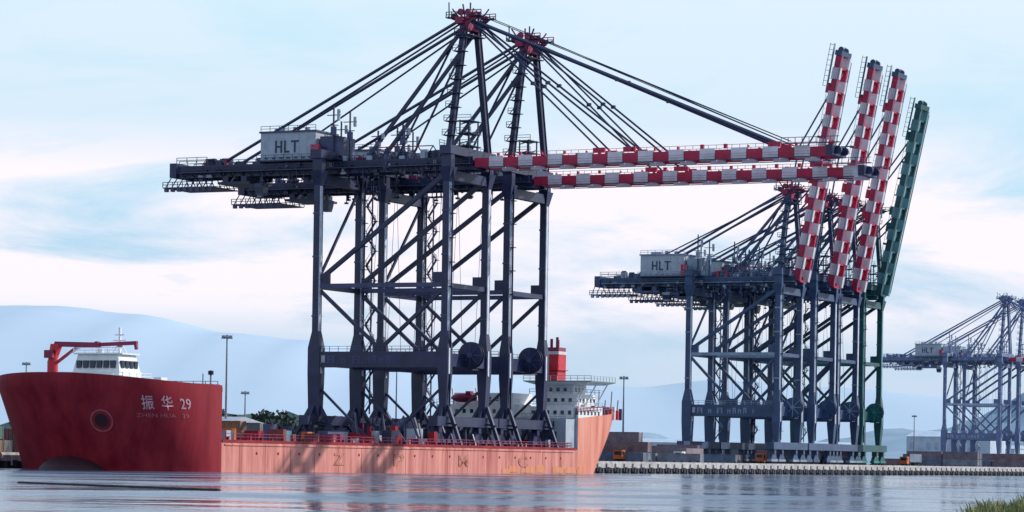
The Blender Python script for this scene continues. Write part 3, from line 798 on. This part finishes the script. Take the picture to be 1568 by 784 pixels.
terrain('mountain_range',[(-4400,1050),(-3300,1060),(-2700,1000),(-2000,900),(-1500,850),(-900,740),(-300,640),(300,560),(900,540),(1500,600),(2200,560),(3200,500),(4800,450)],14500,11000,MTN,nx=160,ny=24,amp=0.005,noisescale=0.5)
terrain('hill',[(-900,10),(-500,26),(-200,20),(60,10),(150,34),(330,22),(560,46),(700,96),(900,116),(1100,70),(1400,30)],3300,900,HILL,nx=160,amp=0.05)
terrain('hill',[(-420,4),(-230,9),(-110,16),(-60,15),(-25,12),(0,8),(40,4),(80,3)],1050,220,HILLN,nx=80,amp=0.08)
LEAF=mat('tree_foliage',(0.045,0.07,0.065),0.9,0.4,0.25,col2=(0.09,0.12,0.10),spec=0.1)  # foliage tone shifted to blue-grey as painted haze
TRK=mat('tree_trunk',(0.08,0.07,0.065),0.9,0.3,1)
q=MB()
def rnd(a,b): return random.uniform(a,b)
for t in range(150):
    x=rnd(-260,-18); y=rnd(960,1130)
    if x<-150 and random.random()<0.4: continue
    zb=2.6+ (4 if y<1050 else 8); H=rnd(4,8) if x>-70 else rnd(5,10); r=H*0.45
    q.cyl((x,y,zb-4),(x,y,zb+H*0.55),0.28,TRK,r1=0.12,n=5)
    for k in range(3): q.beam((x,y,zb+H*0.35),(x+rnd(-r,r)*.7,y+rnd(-r,r)*.7,zb+H*0.7),0.14,0.14,TRK)
    cl=[(x+rnd(-r,r)*.7,y+rnd(-r,r)*.7,zb+H*rnd(0.4,0.95)) for _ in range(7)]
    for cx,cy,cz in cl:
        cr_=r*rnd(0.35,0.6)
        for k in range(20):
            d=Vector((random.gauss(0,1),random.gauss(0,1),random.gauss(0,0.8))).normalized()*cr_*rnd(0.5,1.1)
            c0=Vector((cx,cy,cz))+d; s1=Vector((rnd(-1,1),rnd(-1,1),rnd(-1,1))).normalized()*0.5; s2=s1.cross(Vector((rnd(-1,1),rnd(-1,1),rnd(-1,1)))).normalized()*0.45
            q.add([c0-s1-s2,c0+s1-s2,c0+s1+s2,c0-s1+s2],[(0,1,2,3)],LEAF)
q.obj('tree_line')
GR=mat('grass_blades',(0.14,0.19,0.06),0.8,0.4,2,col2=(0.40,0.40,0.18),spec=0.2); SOIL=mat('bank_soil',(0.09,0.095,0.045),0.95,0.4,2)
def bankz(x,y):
    e=(x-(8.0+(y-55)*0.15+0.30*math.sin(y*0.9)))
    return -0.6+2.75*max(0,min(1,(e+0.9)/1.8))**0.8+0.20*max(0,e-0.9)
vs=[];fs=[];nx,ny=60,40
for j in range(ny+1):
    for i in range(nx+1):
        x=6+i*0.33; y=48+j*0.5; z=bankz(x,y)
        if y>62: z-=(y-62)*0.9
        if y<50: z-= (50-y)*0.9
        vs.append((x,y,z+0.1*noise.noise(Vector((x,y,0)))))
for j in range(ny):
    for i in range(nx): a=j*(nx+1)+i; fs.append((a,a+1,a+nx+2,a+nx+1))
q=MB(); q.add(vs,fs,SOIL); q.obj('grass_bank_ground')
q=MB()
for i in range(14000):
    y=rnd(50,62); x=rnd(7.0,13); z=bankz(x,y)
    if z<0.3: continue
    h=rnd(0.06,0.22)*(1.7 if noise.noise(Vector((x*1.3,y*1.3,5)))>0.1 else 0.7); a=rnd(0,6.28); dx,dy=math.cos(a)*0.02,math.sin(a)*0.02; lx,ly=rnd(-.16,.16),rnd(-.16,.16)
    q.add([(x-dx,y-dy,z-.05),(x+dx,y+dy,z-.05),(x+lx*.5+dx*.7,y+ly*.5,z+h*.6),(x+lx,y+ly,z+h)],[(0,1,2,3)],GR)
q.obj('grass')

# ------------------------------------------------------------ water
m=bpy.data.materials.new('harbour_water'); m.use_nodes=True; nt=m.node_tree; bs=nt.nodes['Principled BSDF']
bs.inputs['Base Color'].default_value=(0.08,0.14,0.22,1); bs.inputs['IOR'].default_value=1.33
tc=nt.nodes.new('ShaderNodeTexCoord')
def nz_(sx,sy,det):
    mp=nt.nodes.new('ShaderNodeMapping'); mp.inputs['Scale'].default_value=(sx,sy,1)
    n=nt.nodes.new('ShaderNodeTexNoise'); n.inputs['Scale'].default_value=1; n.inputs['Detail'].default_value=det
    nt.links.new(tc.outputs['Object'],mp.inputs[0]); nt.links.new(mp.outputs[0],n.inputs['Vector']); return n
n1=nz_(0.22,0.45,3); n2=nz_(0.022,0.03,4); n3=nz_(0.06,0.07,2)
rp=nt.nodes.new('ShaderNodeMapRange'); rp.inputs[1].default_value=0.40; rp.inputs[2].default_value=0.62; rp.inputs[3].default_value=0.03; rp.inputs[4].default_value=0.26
nt.links.new(n2.outputs['Fac'],rp.inputs[0]); nt.links.new(rp.outputs[0],bs.inputs['Roughness'])
st=nt.nodes.new('ShaderNodeMapRange'); st.inputs[1].default_value=0.40; st.inputs[2].default_value=0.62; st.inputs[3].default_value=0.35; st.inputs[4].default_value=1.0
nt.links.new(n2.outputs['Fac'],st.inputs[0])
b1=nt.nodes.new('ShaderNodeBump'); b1.inputs['Distance'].default_value=0.32
nt.links.new(st.outputs[0],b1.inputs['Strength'])
b2=nt.nodes.new('ShaderNodeBump'); b2.inputs['Strength'].default_value=1.0; b2.inputs['Distance'].default_value=0.60
nt.links.new(n1.outputs['Fac'],b1.inputs['Height']); nt.links.new(n3.outputs['Fac'],b2.inputs['Height']); nt.links.new(b2.outputs[0],b1.inputs['Normal']); nt.links.new(b1.outputs[0],bs.inputs['Normal'])
q=MB(); q.add([(-20000,-200,0),(20000,-200,0),(20000,20000,0),(-20000,20000,0)],[(0,1,2,3)],m); q.obj('harbour_water')

# ------------------------------------------------------------ world, sun, camera
w=bpy.data.worlds.new('World'); scene.world=w; w.use_nodes=True; nt=w.node_tree
bg=nt.nodes['Background']; bg.inputs['Strength'].default_value=0.1
sky=nt.nodes.new('ShaderNodeTexSky'); sky.sky_type='NISHITA'; sky.sun_disc=False
EL=R(31); AZ=R(70)
sky.sun_elevation=EL; sky.sun_rotation=AZ; sky.air_density=1.0; sky.dust_density=1.0; sky.ozone_density=1.5
tc=nt.nodes.new('ShaderNodeTexCoord'); mp=nt.nodes.new('ShaderNodeMapping'); mp.inputs['Scale'].default_value=(9,9,34); mp.inputs['Location'].default_value=(4.3,0.4,2.1)
nz=nt.nodes.new('ShaderNodeTexNoise'); nz.inputs['Scale'].default_value=1.0; nz.inputs['Detail'].default_value=9; nz.inputs['Roughness'].default_value=0.58; nz.inputs['Distortion'].default_value=0.4
cr=nt.nodes.new('ShaderNodeValToRGB'); cr.color_ramp.elements[0].position=0.36; cr.color_ramp.elements[1].position=0.54
sp=nt.nodes.new('ShaderNodeSeparateXYZ'); bandr=nt.nodes.new('ShaderNodeValToRGB')
e=bandr.color_ramp.elements; e[0].position=0.0; e[0].color=(0.10,)*3+(1,); e[1].position=1.0; e[1].color=(0.25,)*3+(1,)
for p_,v in((0.038,0.25),(0.052,0.95),(0.094,1.0),(0.114,0.28)):
    k=e.new(p_); k.color=(v,v,v,1)
gr=nt.nodes.new('ShaderNodeValToRGB')
e=gr.color_ramp.elements; e[0].position=0.0; e[0].color=(0.50,0.69,0.88,1); e[1].position=1.0; e[1].color=(0.12,0.26,0.58,1)
for p_,c_ in((0.05,(0.48,0.70,0.92)),(0.09,(0.56,0.81,1.0)),(0.16,(0.68,0.92,1.05)),(0.45,(0.28,0.50,0.84))):
    k=e.new(p_); k.color=(*c_,1)
sc=nt.nodes.new('ShaderNodeVectorMath'); sc.operation='SCALE'; sc.inputs['Scale'].default_value=10
mu=nt.nodes.new('ShaderNodeMath'); mu.operation='MULTIPLY'
mx=nt.nodes.new('ShaderNodeMix'); mx.data_type='RGBA'; mx.inputs[7].default_value=(10.2,9.6,10.3,1)
tint=nt.nodes.new('ShaderNodeMix'); tint.data_type='RGBA'; tint.inputs[0].default_value=0.90
nt.links.new(tc.outputs['Generated'],mp.inputs[0]); nt.links.new(mp.outputs[0],nz.inputs['Vector']); nt.links.new(nz.outputs['Fac'],cr.inputs[0])
nt.links.new(tc.outputs['Generated'],sp.inputs[0]); nt.links.new(sp.outputs['Z'],bandr.inputs[0]); nt.links.new(sp.outputs['Z'],gr.inputs[0])
nt.links.new(gr.outputs[0],sc.inputs[0]); nt.links.new(sc.outputs[0],tint.inputs[7])
nt.links.new(cr.outputs[0],mu.inputs[0]); nt.links.new(bandr.outputs[0],mu.inputs[1])
nt.links.new(sky.outputs[0],tint.inputs[6]); nt.links.new(tint.outputs[2],mx.inputs[6]); nt.links.new(mu.outputs[0],mx.inputs[0])
nt.links.new(mx.outputs[2],bg.inputs['Color'])
ld=bpy.data.lights.new('sun','SUN'); ld.energy=4.2; ld.angle=R(0.6); ld.color=(1,0.94,0.87)
lo=bpy.data.objects.new('sun',ld); scene.collection.objects.link(lo)
d=Vector((math.sin(AZ)*math.cos(EL),math.cos(AZ)*math.cos(EL),math.sin(EL)))
lo.rotation_euler=(-d).to_track_quat('-Z','Y').to_euler(); lo.location=(200,0,300)
cd=bpy.data.cameras.new('camera'); cam=bpy.data.objects.new('camera',cd); scene.collection.objects.link(cam)
cd.sensor_width=36; cd.lens=4500/1568*36; cd.shift_y=310/1568; cd.clip_end=60000; cd.clip_start=1
cam.matrix_world=Matrix.Translation((0,0,3.2))@Matrix.Rotation(R(90),4,'X')@Matrix.Rotation(R(0.9),4,'Z')
scene.camera=cam
scene.view_settings.view_transform='Standard'; scene.view_settings.look='None'; scene.view_settings.exposure=0
